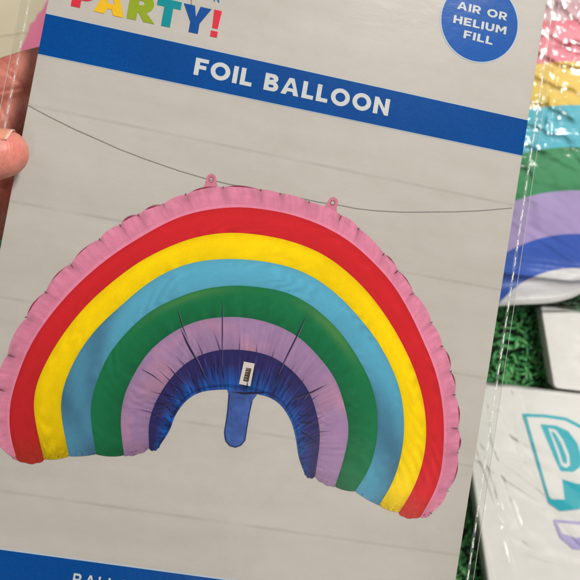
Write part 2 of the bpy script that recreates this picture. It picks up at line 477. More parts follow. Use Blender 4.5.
text_obj('lettering', 'BALLOON', (71.5,586),(154,597.5), 12.5, M_white, pack, 5*eps, t=.17, track=.22)

# PARTY!
pc = {'P': (205,48,66), 'A': (222,178,38), 'R': (140,158,38), 'T': (20,134,142), 'Y': (18,74,142), '!': (205,48,66)}
px = {'P': ((70.8,6.0),(94,11)), 'A': ((93.5,11.3),(123.5,17.9)), 'R': ((126.5,18.2),(151.5,23.7)), 'T': ((153.6,24.0),(177.2,29.2)), 'Y': ((179.2,30.0),(207,36)), '!': ((210,36.3),(216.8,37.8))}
for ch, (a, b) in px.items():
    text_obj('lettering', ch, a, b, 27.5, print_mat('ink_'+('mark' if ch == '!' else 'letter'), ink(*pc[ch]), var=.07), pack, 3*eps, t=.30 if ch != '!' else .30)
text_obj('lettering', 'R', (213.6,1.4),(220.3,2.9), 8.5, print_mat('ink_small_letter', ink(24, 110, 160)), pack, 3*eps, t=.14)
slivers_obj('printed_string', [([(191.6,-8),(191.3,4.6)], .8)], M_string, pack, 4*eps, taper=False)

# round badge
bc = C2(479.6, 22.3); br_ = 40.6*MPP*1.03
def disc(name, c, r, z, mat, parent, n=96):
    V = [(c[0], c[1], z)]+[(c[0]+r*math.cos(2*PI*i/n), c[1]+r*math.sin(2*PI*i/n), z) for i in range(n)]
    return mesh_obj(name, V, [(0, 1+i, 1+(i+1) % n) for i in range(n)], mat, parent)
badge = disc('badge', bc, br_, 3*eps, M_badge, pack)
disc('badge_rim', bc, br_+1.4*MPP, 2*eps, M_rim, badge)
for tx, a, b in (('AIR OR',(456.7,8.9),(506.2,20.9)), ('HELIUM',(452.8,22.8),(505.4,34.8)), ('FILL',(462.9,37.9),(491.9,45.2))):
    text_obj('lettering', tx, a, b, 8.3, M_white, badge, 5*eps, t=.23, track=.15)

# printed balloon
balloon = empty('printed_balloon'); balloon.parent = pack
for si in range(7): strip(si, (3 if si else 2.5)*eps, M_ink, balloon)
# tail of the balloon (fill neck)
M_tail = None
def tailmat():
    k = NT('tail_print'); p = k.n('ShaderNodeBsdfPrincipled'); k.l(p.outputs[0], k.out.inputs[0])
    p.inputs['Roughness'].default_value = .42
    a = k.noise(180, 5, .6, dist=1.2)
    c = k.ramp(a.outputs['Fac'], [(.3, ink(14, 50, 118)), (.52, ink(24, 72, 148)), (.72, ink(52, 84, 160))])
    k.l(c.outputs[0], p.inputs['Base Color']); return k.m
tp = [(227,389),(229,396),(228,408),(226.5,420),(224.5,432)]+[(235+10.7*math.cos(a), 436+10.6*math.sin(a)) for a in np.linspace(PI*1.0, 0.05, 12)]+[(247.5,424),(249.5,412),(251.5,402),(256,396),(259,391)]
tail = poly_obj('fill_neck', tp, tailmat(), balloon, 2.2*eps)
slivers_obj('neck_outline', [([(229,394),(228,408),(226.5,420),(224.5,432),(226,441),(230,445.5),(235.5,447),(241,445),(245,440),(246.4,430),(249.5,412),(252,401)], .9)], print_mat('neck_edge_ink', ink(18,40,96)), tail, 5*eps, taper=False)
# hanging tabs with punched eyelets
M_tab = print_mat('tab_print', ink(196, 120, 140), var=.1)
for (cx, cy, ang) in ((211.2, 180, 4), (332.6, 203.3, 22)):
    a = math.radians(ang)
    def rot(x, y): return (cx+x*math.cos(a)-y*math.sin(a), cy+x*math.sin(a)+y*math.cos(a))
    out = [rot(5.0*math.cos(q), -1-5.3*math.sin(q)) for q in np.linspace(0, PI, 12)]+[rot(-5.4,3),rot(-7.8,10),rot(8.2,10),rot(5.6,3)]
    hole = [rot(1.7*math.cos(q), -.4-2.0*math.sin(q)) for q in np.linspace(0, 2*PI, 12, endpoint=False)]
    tb = poly_obj('hanging_tab', out, M_tab, balloon, 2.1*eps, holes=[hole])
    slivers_obj('eyelet', [([rot(2.4*math.cos(q), -.4-2.8*math.sin(q)) for q in np.linspace(0, 2*PI, 9)], .8)], print_mat('eyelet_ink', ink(170,92,118)), tb, 3.4*eps, taper=False)
# valve sticker
vs = poly_obj('valve_sticker', [(243.8,361.5),(254.6,363.6),(250.2,386.2),(238.9,384)], print_mat('sticker_ink', ink(206,198,188), var=.1), balloon, 5*eps)
poly_obj('valve_mark', [(246.2,367.5),(251.4,368.6),(248.3,382),(243,380.9)], print_mat('valve_ink', ink(84,66,58), var=.3, grain=700), vs, 6*eps)
slivers_obj('valve_glint', [([(245.6+random.uniform(-.6,.6)-q*.55,369+q*2.4),(247.6-q*.5,369.2+q*2.4+random.uniform(-.5,.5)),(250.6-q*.6+random.uniform(-1,.4),369.9+q*2.4)], random.uniform(.6,1.5)) for q in range(5)], print_mat('valve_glint_ink', ink(166,152,140)), vs, 7*eps)
slivers_obj('valve_shadow', [([(255.0,364),(253,375),(250.8,386.2)],1.0),([(250.6,386.6),(244,385.6),(239,384.4)],.9)], M_dark, vs, 4.6*eps)

# creases of the foil
def zc(*p): return [(130+a/2.636, 290+b/2.636) for a, b in p]
main = [(zc((128,90),(150,140),(178,190),(205,247)), 2.0), (zc((122,40),(138,95),(160,150)), .9),
        (zc((243,15),(243,120),(242,225)), 1.0), (zc((467,62),(440,120),(405,190),(368,265)), 1.5),
        (zc((523,246),(480,268),(450,280),(412,297)), 1.8), (zc((470,270),(455,290)), 1.2), (zc((58,298),(90,300),(122,297)), 1.4),
        (zc((25,205),(60,225),(95,252)), .9), (zc((95,195),(125,228),(155,258)), 1.1), (zc((440,346),(470,350),(503,356)), 1.3),
        (zc((60,320),(80,314),(110,308)), 1.2), (zc((55,335),(75,328),(100,322)), 1.0), (zc((438,330),(460,330),(485,328)), 1.0),
        (zc((440,365),(470,385),(495,405)), .9), (zc((262,267),(300,272),(350,270),(368,272)), 2.6), 
        (zc((180,200),(192,222),(200,240)), 1.0), (zc((232,170),(233,220)), .9), (zc((222,190),(224,226)), .7),
        (zc((395,215),(385,240),(375,262)), 1.2), (zc((430,240),(412,262),(398,280)), 1.0), (zc((445,300),(425,318)), .9),
        (zc((95,240),(130,260),(150,275)), 1.0), (zc((75,270),(110,280),(135,290)), 1.1)]
slivers_obj('crease', [(p_, w_*.66) for p_, w_ in main], M_dark, balloon, 6*eps)
lit = []
for pts_, w_ in main[:12]:
    lit.append(([(x+w_*.62, y+.2) for x, y in pts_], w_*.5))
slivers_obj('crease_light', lit, print_mat('crease_light_ink', ink(120, 108, 148), var=.1), balloon, 5.2*eps)
soft = []
for i in list(range(80, NS-60, 42)):
    i += random.randint(-8, 8); r5 = random.uniform(.25, .8); r6 = random.uniform(.3, .85); sh = random.randint(-5, 5)
    a_ = BR_[5][i]*(1-r5)+BR_[6][i]*r5; b_ = BR_[6][i+sh]; c_ = BR_[6][i+sh]*(1-r6)+BR_[7][i+sh]*r6
    soft.append(([tuple(c_), tuple((b_+c_)/2), tuple(b_), tuple(a_)], random.uniform(.7, 1.5)))
slivers_obj('soft_fold', soft, print_mat('soft_fold_ink', ink(62, 44, 98), var=.15), balloon, 4.6*eps, conv=lambda a, b: (a, b))
slivers_obj('soft_fold_light', [([(x+.00035, y) for x, y in p_[:3]], w_*1.1) for p_, w_ in soft], print_mat('soft_fold_light_ink', ink(58, 70, 142), var=.1), balloon, 4.2*eps, conv=lambda a, b: (a, b))
# fine folds along the inner hem, and notches at the outer seam
fine = []
for i in range(40, NS-30, 14):
    if 300 < i < 360: continue
    o, n = BR_[6][i], BR_[7][i]; r = random.random()
    t0 = .35+.4*random.random(); t1 = min(.93, t0+.2+.3*random.random())
    fine.append((tuple(o*(1-t0)+n*t0), tuple(o*(1-t1)+n*t1)+(0,), .5+.7*r))
fl = [([f[0], ((f[0][0]+f[1][0])/2+.0001, (f[0][1]+f[1][1])/2), f[1][:2]], f[2]) for f in fine]
slivers_obj('fine_fold', fl, print_mat('fold_ink', ink(26, 34, 88), var=.2), balloon, 5*eps, conv=lambda a, b: (a, b))
seam = []
d0 = np.gradient(BR_[0], axis=0); nr = np.c_[-d0[:, 1], d0[:, 0]]; nr /= np.linalg.norm(nr, axis=1)[:, None]
for c in cuts[1:-1]:
    if c > NS-4: continue
    p = BR_[0][c]+nr[c]*.9*MPP; ln = random.uniform(2, 5) if random.random() < .8 else random.uniform(7, 12)
    q = p-nr[c]*ln*MPP+d0[c]/np.linalg.norm(d0[c])*random.uniform(-2, 2)*MPP
    seam.append(([tuple(p), tuple((p+q)/2), tuple(q)], random.uniform(.5, 1.2)))
slivers_obj('seam_notch', seam, M_soft, balloon, 5*eps, conv=lambda a, b: (a, b))
# curled lip of each scallop: a darker rim arc
lips = []
for j in range(len(cuts)-2):
    a, b = cuts[j], cuts[j+1]
    if random.random() < .3: continue
    k0 = a+int((b-a)*random.uniform(.0, .35)); k1 = b-int((b-a)*random.uniform(0, .3)); 
    pts = []
    for i in np.linspace(k0, min(k1, NS-2), 6).astype(int):
        amp = (abs(math.sin(cell[i]*PI))**.55*2.6-1.3)*(.6+.7*(math.sin(cid[i]*12.9)*.5+.5))
        pts.append(tuple(BR_[0][i]+nr[i]*(amp-.1)*MPP))
    lips.append((pts, random.uniform(.7, 1.8)))
slivers_obj('curled_lip', lips, print_mat('lip_ink', ink(134, 50, 74), var=.2), balloon, 4.4*eps, conv=lambda a, b: (a, b))
# crinkled feet: short dark ticks
foot = []
for si in range(0, 7):
    for end in (0, NS-1):
        for q in range(3):
            t = (q+.5+random.uniform(-.5,.5))/3; s = 1 if end == 0 else -1
            a = BR_[si][end]*(1-t)+BR_[si+1][end]*t; b = BR_[si][end+s*7]*(1-t)+BR_[si+1][end+s*7]*t
            b = a+(b-a)*random.uniform(.1, .5)
            foot.append(([tuple(a), tuple((a+b)/2), tuple(b)], random.uniform(.4, .9)))
slivers_obj('foot_pleat', foot, M_soft, balloon, 6*eps, conv=lambda a, b: (a, b))

# ------------------------------------------------------------------ sleeve of the held pack
M_sleeve = film_mat('sleeve_film', tint=(.955, .965, .955), rough=.17, scale=22, bstr=.22, bdist=.0015, ior=1.24)
M_back = film_mat('sleeve_film_back', tint=(.94, .955, .94), rough=.10, scale=30, bstr=.4, bdist=.002, ior=1.32)
M_weld = NT('weld_glint'); _p = M_weld.n('ShaderNodeBsdfPrincipled'); M_weld.l(_p.outputs[0], M_weld.out.inputs[0])
_p.inputs['Base Color'].default_value = (.92, .92, .88, 1); _p.inputs['Roughness'].default_value = .12; _p.inputs['Alpha'].default_value = .85
M_weld = M_weld.m
M_edge = NT('film_edge'); _p = M_edge.n('ShaderNodeBsdfPrincipled'); M_edge.l(_p.outputs[0], M_edge.out.inputs[0])
_p.inputs['Base Color'].default_value = (.62, .63, .58, 1); _p.inputs['Roughness'].default_value = .2; _p.inputs['Alpha'].default_value = .5
M_edge = M_edge.m
M_strip = film_mat('weld_strip_film', rough=.2, scale=900, bstr=.9, bdist=.0006, ior=1.4, haze=.10)
uSL = C2(10.3,57)[0]; uSR = C2(532.6,180)[0]
uSR2 = C2(494,440)[0]
def sheet(name, x0, x1, y0, y1, nx, ny, hf, mat, parent):
    V = []; Fc = []
    for j in range(ny+1):
        for i in range(nx+1):
            x = x0+(x1-x0)*i/nx; y = y0+(y1-y0)*j/ny
            if x0 == uSL: # the right weld is not quite parallel to the card
                xr = uSR+(uSR2-uSR)*(C2(532,180)[1]-y)/(C2(532,180)[1]-C2(494,440)[1]); x = x0+(xr-x0)*i/nx
            V.append((x, y, hf(x, y)))
    for j in range(ny):
        for i in range(nx):
            a = j*(nx+1)+i; Fc.append((a, a+1, a+nx+2, a+nx+1))
    return mesh_obj(name, V, Fc, mat, parent, smooth=True)
def edgefade(x):   # film lies on card, closes to the weld outside it
    if x < uL: return max(0, 1-(uL-x)/(uL-uSL))
    if x > uR: return max(0, 1-(x-uR)/(max(1e-4, uSR-uR)))
    return 1
front = lambda x, y: .0008*edgefade(x)+.00028*edgefade(x)*fbm(x*14, y*9, 1)+.00015*(1-edgefade(x))*fbm(x*300, y*60, 2)
back = lambda x, y: -.0016*edgefade(x)-.0002-.0003*fbm(x*30, y*16, 5)
sleeve = sheet('sleeve', uSL, uSR, vB-.004, vT+.012, 120, 120, front, M_sleeve, pack)
sheet('sleeve_back', uSL, uSR, vB-.004, vT+.012, 60, 60, back, M_back, sleeve)
def tube(pts, r, n=6):
    V, Fc = [], []
    for i, p in enumerate(pts):
        d = (Vector(pts[min(i+1, len(pts)-1)])-Vector(pts[max(i-1, 0)])).normalized()
        a = d.orthogonal().normalized(); b = d.cross(a)
        for k in range(n):
            q = Vector(p)+(a*math.cos(2*PI*k/n)+b*math.sin(2*PI*k/n))*r
            V.append(q)
    for i in range(len(pts)-1):
        for k in range(n):
            Fc.append((i*n+k, i*n+(k+1) % n, (i+1)*n+(k+1) % n, (i+1)*n+k))
    return V, Fc
for side in (0, 1):
    pts = []
    for j in range(60):
        y = vB-.004+(vT+.012-vB+.004)*j/59
        x = uSL if side == 0 else uSR+(uSR2-uSR)*(C2(532,180)[1]-y)/(C2(532,180)[1]-C2(494,440)[1])
        pts.append((x+.00008*fbm(y*90, side), y, .0001+.0001*fbm(y*60, 3+side)))
    V, Fc = tube(pts, .00014); mesh_obj('film_edge', V, Fc, M_edge, sleeve, smooth=True)
    VS, FS = [], []
    for j, (x_, y_, z_) in enumerate(pts):
        c_ = x_+(.0028 if side == 0 else -.0024); h_ = .0006+.00025*fbm(y_*200, 5+side)
        VS += [(c_-h_, y_, .00025+.0002*fbm(y_*260, 9)), (c_+h_, y_, .00025+.0002*fbm(y_*260, 19))]
        if j: q_ = 2*j; FS.append((q_-2, q_-1, q_+1, q_))
    mesh_obj('weld_strip', VS, FS, M_strip, sleeve, smooth=True)
    # heat-sealed dashes just inside; whitish colour stands in for their glints
    V, Fc = [], []
    y = vB
    while y < vT+.01:
        ln = random.uniform(.0036, .0046)
        if side == 0: x = uSL+.0028; ln *= .7
        else: x = uSR+(uSR2-uSR)*(C2(532,180)[1]-y)/(C2(532,180)[1]-C2(494,440)[1])-.0024
        nb = 5
        for b in range(nb):
            bx = x+random.uniform(-.00012, .00012); by = y+ln*b/nb; hw = random.uniform(.00020, .00038)*(.6 if side == 0 else .85); hl = ln/nb*random.uniform(.42, .60)
            k = len(V); zz = .0009
            V += [(bx-hw, by-hl, zz-.0005), (bx+hw, by-hl, zz-.0005), (bx+hw*.8, by+hl, zz-.0005), (bx-hw*.8, by+hl, zz-.0005), (bx, by, zz-.0003)]
            Fc += [(k, k+1, k+4), (k+1, k+2, k+4), (k+2, k+3, k+4), (k+3, k, k+4)]
        y += random.uniform(.0058, .0064)
    mesh_obj('weld_dashes', V, Fc, M_weld, sleeve)

# ================================================================== GROUND + TURF
k = NT('turf_backing'); p = k.n('ShaderNodeBsdfPrincipled'); k.l(p.outputs[0], k.out.inputs[0])
nz = k.noise(300, 3); k.l(k.ramp(nz.outputs['Fac'], [(.3, (.004,.02,.006,1)), (.7, (.012,.06,.018,1))]).outputs[0], p.inputs['Base Color'])
p.inputs['Roughness'].default_value = .9
g = mesh_obj('ground', [(-.8,-.8,-.004),(.8,-.8,-.004),(.8,.8,-.004),(-.8,.8,-.004)], [(0,1,2,3)], k.m); tag(g, kind='structure')
k = NT('turf_blade'); p = k.n('ShaderNodeBsdfPrincipled'); k.l(p.outputs[0], k.out.inputs[0])
tc = k.n('ShaderNodeTexCoord'); a = k.n('ShaderNodeAttribute'); a.attribute_name = 'ink'
k.l(a.outputs['Color'], p.inputs['Base Color']); p.inputs['Roughness'].default_value = .38
def turf(x0, x1, y0, y1, n):
    X = rng.uniform(x0, x1, n); Y = rng.uniform(y0, y1, n)
    # tufts on a stitched grid
    pit = .0042
    X = np.round(X/pit)*pit+rng.normal(0, .0009, n); Y = np.round(Y/pit)*pit+rng.normal(0, .0009, n)
    A = rng.uniform(0, 2*PI, n); Ln = rng.uniform(.006, .0105, n); Wd = rng.uniform(.0005, .0009, n); lean = rng.uniform(.25, 1.15, n)
    V = np.zeros((n, 7, 3)); Cc = np.ones((n, 7, 4))
    ca, sa = np.cos(A), np.sin(A); px_, py_ = -sa, ca
    for q, (s, wf) in enumerate(((0, 1), (.4, 1), (.78, .8))):
        out = Ln*s*np.sin(lean*s**.5); up = Ln*s*np.cos(lean*s**.8)
        for r_, sg in ((0, -1), (1, 1)):
            V[:, q*2+r_, 0] = X+ca*out+px_*Wd*wf*sg; V[:, q*2+r_, 1] = Y+sa*out+py_*Wd*wf*sg; V[:, q*2+r_, 2] = -.004+up
    V[:, 6, 0] = X+ca*Ln*np.sin(lean); V[:, 6, 1] = Y+sa*Ln*np.sin(lean); V[:, 6, 2] = -.004+Ln*np.cos(lean)*.95
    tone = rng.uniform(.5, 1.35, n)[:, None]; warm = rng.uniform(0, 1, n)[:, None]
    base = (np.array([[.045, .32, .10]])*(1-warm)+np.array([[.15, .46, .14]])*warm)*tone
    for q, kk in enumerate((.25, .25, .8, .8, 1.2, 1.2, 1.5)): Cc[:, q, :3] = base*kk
    F4 = []
    idx = np.arange(n)[:, None]*7
    quads = np.concatenate([idx+np.array([[0,1,3,2]]), idx+np.array([[2,3,5,4]])]); tris = idx+np.array([[4,5,6]])
    me = bpy.data.meshes.new('artificial_grass')
    me.from_pydata(V.reshape(-1, 3).tolist(), [], quads.tolist()+tris.tolist())
    at = me.color_attributes.new('ink', 'FLOAT_COLOR', 'POINT'); at.data.foreach_set('color', Cc.astype(np.float32).ravel())
    me.materials.append(k.m); me.update()
    o = bpy.data.objects.new('artificial_grass', me); COL.objects.link(o); return o
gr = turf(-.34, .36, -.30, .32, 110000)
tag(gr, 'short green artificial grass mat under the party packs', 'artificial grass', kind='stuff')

# ================================================================== RAINBOW PLATES
PZ = .018
ctr = W(577, 371, PZ); mpp = (HC-PZ)/F
R_in, R = 103*mpp, [136*mpp, 180*mpp, 223.5*mpp, 266.5*mpp, 310.5*mpp, 352.5*mpp]
plates = empty('plate_pack', Matrix.Translation((ctr.x, ctr.y, 0)), label='cellophane wrapped stack of rainbow printed party plates beside the held card', cat='plates')
k = NT('rainbow_plate_print'); p = k.n('ShaderNodeBsdfPrincipled'); k.l(p.outputs[0], k.out.inputs[0])
p.inputs['Roughness'].default_value = .35
tc = k.n('ShaderNodeTexCoord'); sx = k.n('ShaderNodeSeparateXYZ'); k.l(tc.outputs['Object'], sx.inputs[0])
cb = k.n('ShaderNodeCombineXYZ'); k.l(sx.outputs['X'], cb.inputs[0]); k.l(sx.outputs['Y'], cb.inputs[1])
# flatter outer arcs: widen x a little
ln_ = k.n('ShaderNodeVectorMath', operation='LENGTH'); k.l(cb.outputs[0], ln_.inputs[0])
dv = k.n('ShaderNodeMath', operation='DIVIDE'); k.l(ln_.outputs['Value'], dv.inputs[0]); dv.inputs[1].default_value = 400*mpp
K2 = 1.25
white = (.80, .78, .74, 1)
rp = k.ramp(dv.outputs[0], [(0, white), (103/400, srgb(38,84,178,K2)), (136/400, srgb(172,150,196,K2)), (180/400, srgb(56,140,88,K2)), (223.5/400, srgb(80,176,196,K2)), (266.5/400, srgb(222,188,78,K2)), (310.5/400, srgb(224,120,136,K2)), (352.5/400, srgb(214,184,190,K2))], 'CONSTANT')
nn = k.noise(40, 4); c = k.mixc(1.0, rp.outputs[0], k.ramp(nn.outputs['Fac'], [(.3, (.93,.93,.93,1)), (.7, (1.03,1.03,1.03,1))]).outputs[0], 'MULTIPLY')
k.l(c, p.inputs['Base Color']); M_plate = k.m
# plate outline (cloud-footed rainbow) in metres around ctr
def ploc(x, y): q = W(x, y, PZ); return (q.x-ctr.x, q.y-ctr.y)
outl = [(408,306),(430,309),(470,309),(513,305),(549,303),(568,299),(580,294),(600,284),(640,276),(690,282),(735,292),(772,280),(795,240),(800,190),(790,120),(765,60),(720,20),(660,-2),(600,-10),(540,-10),(480,0),(440,30),(415,80),(400,150),(392,230),(394,285)]
ol = []
P_ = [Vector(ploc(*q)) for q in outl]; nP = len(P_)
for i in range(nP):
    a, b, c, d = P_[i-1], P_[i], P_[(i+1) % nP], P_[(i+2) % nP]
    for s in (0, .2, .4, .6, .8):
        ol.append(.5*((2*b)+(-a+c)*s+(2*a-5*b+4*c-d)*s*s+(-a+3*b-3*c+d)*s**3))
cen = Vector(ploc(595, 150))
def plate(name, z, sc, mat, parent):
    rings = [0, .3, .55, .75, .84, .88, .92, .95, .985, 1.0]
    hz = [0, 0, 0, 0, .000, .0008, .0028, .0042, .0050, .0046]
    V = [(cen.x, cen.y, z)]; Fc = []; n = len(ol)
    for r, h in zip(rings[1:], hz[1:]):
        for q in ol:
            v = cen+(q-cen)*r*sc; V.append((v.x, v.y, z+h))
    for i in range(n): Fc.append((0, 1+(i+1) % n, 1+i))
    for j in range(len(rings)-2):
        for i in range(n):
            a = 1+j*n+i; b = 1+j*n+(i+1) % n; Fc.append((a, b, b+n, a+n))
    o = mesh_obj(name, V, Fc, mat, parent, smooth=True)
    return o
k = NT('plate_white'); p = k.n('ShaderNodeBsdfPrincipled'); k.l(p.outputs[0], k.out.inputs[0]); p.inputs['Base Color'].default_value = (.78,.76,.72,1); p.inputs['Roughness'].default_value = .5
nn = k.noise(90, 3); k.l(k.ramp(nn.outputs['Fac'], [(.3, (.80,.79,.75,1)), (.7, (.86,.84,.80,1))]).outputs[0], p.inputs['Base Color'])
M_paper = k.m
for q in range(8):
    plate('plate', .0035+q*.0015, 1.0+random.uniform(-.004, .004), M_plate if q == 7 else M_paper, plates)
M_crink = film_mat('crinkled_cellophane', tint=(.97,.975,.97), rough=.13, scale=110, bstr=.10, bdist=.001, ior=1.55)
def creases_fn(n, x0, x1, y0, y1, amp, wid, seed, ang=None):
    rr = random.Random(seed); L = []
    for _ in range(n):
        a = rr.uniform(0, PI) if ang is None else rr.gauss(*ang)
        cx, cy = rr.uniform(x0, x1), rr.uniform(y0, y1)
        L.append((math.cos(a), math.sin(a), cx, cy, rr.uniform(-1, 1)*amp, wid*rr.uniform(.6, 1.8), rr.uniform(.01, .05)))
    def f(x, y):
        h = 0
        for c, s, cx, cy, am, w, ln in L:
            dx, dy = x-cx, y-cy; al = dx*c+dy*s; ac = -dx*s+dy*c
            if abs(ac) < 3.2*w and abs(al) < 2.5*ln: h += am*math.exp(-(ac/w)**2)*math.exp(-(al/ln)**2)
        return h
    return f
def film_patch(name, corners, z, nx, ny, hf, mat, parent, org, skirt=.0):
    """corners TL TR BR BL (world xy)"""
    V, Fc = [], []
    for j in range(ny+1):
        for i in range(nx+1):
            s, t = i/nx, j/ny
            a = corners[0].lerp(corners[1], s); b = corners[3].lerp(corners[2], s); q = a.lerp(b, t)
            e = min(s, 1-s, t, 1-t); fall = min(1, e/.03) if skirt else 1
            V.append((q.x-org.x, q.y-org.y, z+hf(q.x, q.y)-skirt*(1-fall)))
    for j in range(ny):
        for i in range(nx):
            a = j*(nx+1)+i; Fc.append((a, a+nx+1, a+nx+2, a+1))
    return mesh_obj(name, V, Fc, mat, parent, smooth=True)
cf = creases_fn(150, .08, .26, .02, .19, .0009, .0016, 5)
spot = W(548, 90, .02)
def crink(x, y):
    d = math.hypot((x-spot.x)*.9, y-spot.y); k_ = .12+.75*math.exp(-(d/.045)**2)
    h = fbm(x*42, y*42, 3, 4)*.0009*k_+cf(x, y)*k_*.8
    # slack cellophane slopes toward the upper right along a diagonal fold
    ax_, ay_ = W(505,150,.02).x, W(505,150,.02).y; bx_, by_ = W(585,25,.02).x, W(585,25,.02).y
    L_ = math.hypot(bx_-ax_, by_-ay_); ux_, uy_ = (bx_-ax_)/L_, (by_-ay_)/L_
    al_ = (x-ax_)*ux_+(y-ay_)*uy_; ac_ = -(x-ax_)*uy_+(y-ay_)*ux_+.006*fbm(x*60, y*60, 17, 2)
    m_ = math.exp(-(ac_/.019)**2)/(1+math.exp(-(al_+.004)/.003))
    w_ = .36*x+.93*y+.004*fbm(x*55, y*55, 23, 2); P_w = .013; fr_ = (w_/P_w) % 1.0
    saw = fr_ if fr_ < .8 else (1-fr_)*4
    h -= m_*.167*P_w*(saw*.8)*1.35
    h += m_*fbm(x*100, y*100, 8, 3)*.0009
    # gather lines near the hem of the wrap
    yb = W(540, 268, .02).y
    h += .0006*math.exp(-((y-yb+.12*(x-.16)**1)/.003)**2)
    return h
cn = [Vector((W(x, y, .022).x, W(x, y, .022).y)) for x, y in ((396,-40),(800,-30),(806,312),(392,318))]
film_patch('cellophane_wrap', cn, .0235, 330, 280, crink, M_crink, plates, ctr, skirt=.010)

# ================================================================== NAPKIN PACKS
def pack_box(tl, tr, br, bl, zt, name, label, layers, seed, cat='napkins', ang=(0, 0)):
    pts = [Vector((W(*q, zt).x, W(*q, zt).y)) for q in (tl, tr, br, bl)]
    org = sum(pts, Vector((0, 0)))/4
    root = empty(name, Matrix.Translation((org.x, org.y, 0)), label=label, cat=cat)
    rr = random.Random(seed)
    for L in range(layers):
        z0 = zt*L/layers; z1 = zt*(L+1)/layers-.0004
        # rounded corner outline
        out = []
        jit = rr.uniform(-.0004, .0004)
        for i in range(4):
            a, b, c = pts[i-1], pts[i], pts[(i+1) % 4]
            r = .0028
            p0 = b+(a-b).normalized()*r; p1 = b+(c-b).normalized()*r
            for s in (0, .25, .5, .75, 1): out.append((p0.lerp(b, s)).lerp(b.lerp(p1, s), s)-org)
        n = len(out); V, Fc = [], []
        prof = [(z0, .0009), (z0+(z1-z0)*.3, 0), (z0+(z1-z0)*.7, 0), (z1, .0009)]
        for zz, ins in prof:
            for q in out: 
                v = q*(1-ins/ .06) + Vector((jit, jit)); V.append((v.x, v.y, zz))
        for j in range(3):
            for i in range(n): Fc.append((j*n+i, j*n+(i+1) % n, (j+1)*n+(i+1) % n, (j+1)*n+i))
        Fc.append(tuple(range(3*n, 4*n))); Fc.append(tuple(range(n-1, -1, -1)))
        o = mesh_obj('napkin', V, Fc, M_paper, root)
        if o.data.polygons[0].normal.dot(Vector((out[0].x, out[0].y, 0))) < 0: o.data.flip_normals()
    return root, org, pts
def side_film(pts, org, zt, mat, parent, out=.0022):
    V, Fc = [], []; n = 60
    P = []
    for i in range(4):
        a, b = pts[i]-org, pts[(i+1) % 4]-org
        for s in range(n): P.append(a.lerp(b, s/n))
    N = len(P)
    for j, (z, k_) in enumerate(((zt+.0012, 0), (zt*.75, .6), (zt*.45, 1), (zt*.1, .8), (.001, 1.2))):
        for i, q in enumerate(P):
            d = q.normalized()*(out*k_+.0007*fbm(i*.13, j*1.7, 4)); V.append((q.x+d.x, q.y+d.y, z))
    for j in range(4):
        for i in range(N): Fc.append((j*N+i, j*N+(i+1) % N, (j+1)*N+(i+1) % N, (j+1)*N+i))
    return mesh_obj('wrap_side', V, Fc, mat, parent, smooth=True)
M_wrap = film_mat('napkin_wrap', tint=(.98,.982,.975), rough=.06, scale=90, bstr=.10, bdist=.001, ior=1.27)
Z1 = .021
r1, org1, pts1 = pack_box((459,381.5),(668,403.5),(700,640),(500,655), Z1, 'napkin_pack', 'white napkin packet printed with a big teal outlined letter and lavender letter below', 7, 3)
f1 = creases_fn(22, .09, .20, -.16, -.04, .0004, .0011, 12, (-.62, .16)); f1b = creases_fn(12, .10, .13, -.16, -.07, .0004, .0010, 31, (-1.35, .12))
hf1 = lambda x, y: .0008+fbm(x*22, y*22, 6)*.0003+f1(x, y)+f1b(x, y)
film_patch('wrap', pts1, Z1+.0012, 300, 300, hf1, M_wrap, r1, org1)
side_film(pts1, org1, Z1, M_wrap, r1)
def c1(x, y): q = W(x, y, Z1); return (q.x-org1.x, q.y-org1.y)
M_teal = print_mat('teal_ink', srgb(58,176,190,1.1), var=.06); M_lav = print_mat('lavender_ink', srgb(176,168,212,1.1), var=.05)
M_pw = print_mat('napkin_white', (.85,.83,.79,1), var=.04)
zt = Z1+.0001
def Pc(cx, cy, rx, ry, a0, a1, n=14): return [(cx+rx*math.cos(math.radians(a)), cy+ry*math.sin(math.radians(a))) for a in np.linspace(a0, a1, n)]
# big letter: teal body with drop shadow, white face, teal counter with a white inline
o1 = [(522.4,413.6),(545,414.5),(566,417.5),(583,426),(596,442),(603,462),(602,480),(594,492),(582,497),(580,509),(560,511),(548.5,503)]
L1 = poly_obj('printed_letter', o1, M_teal, r1, zt+.00005, conv=c1)
face = [(526.5,416.8),(545,417.6),(565,420.6),(581,429),(592,444),(598,462),(597,474),(590,482),(578,484),(562,479),(564.5,499.5),(552,499),(549,496)]
poly_obj('letter_face', face, M_pw, L1, zt+.0001, conv=c1)
poly_obj('letter_counter', [(540,424),(556,425.5),(568,431),(577,443),(582,458),(580,467),(573,472),(560.5,471),(556,462)], M_teal, L1, zt+.00015, conv=c1)
poly_obj('letter_inline', [(548,428),(556,430),(563,440),(569,455),(570,465),(566,468),(561,465),(556,450)], M_pw, L1, zt+.0002, conv=c1)
poly_obj('letter_inset', [(550.5,431),(555,433),(561,443),(566.5,457),(567,463.5),(563,463),(558,448)], M_teal, L1, zt+.00025, conv=c1)
L2 = poly_obj('printed_letter', [(553.2,519.4),(650,528),(652,556),(573,549),(559.5,537)], M_lav, r1, zt+.00005, conv=c1)
poly_obj('letter_face', [(557.2,522.6),(646,531),(647,540),(590,535.5),(576,538),(561.5,533)], M_pw, L2, zt+.0001, conv=c1)

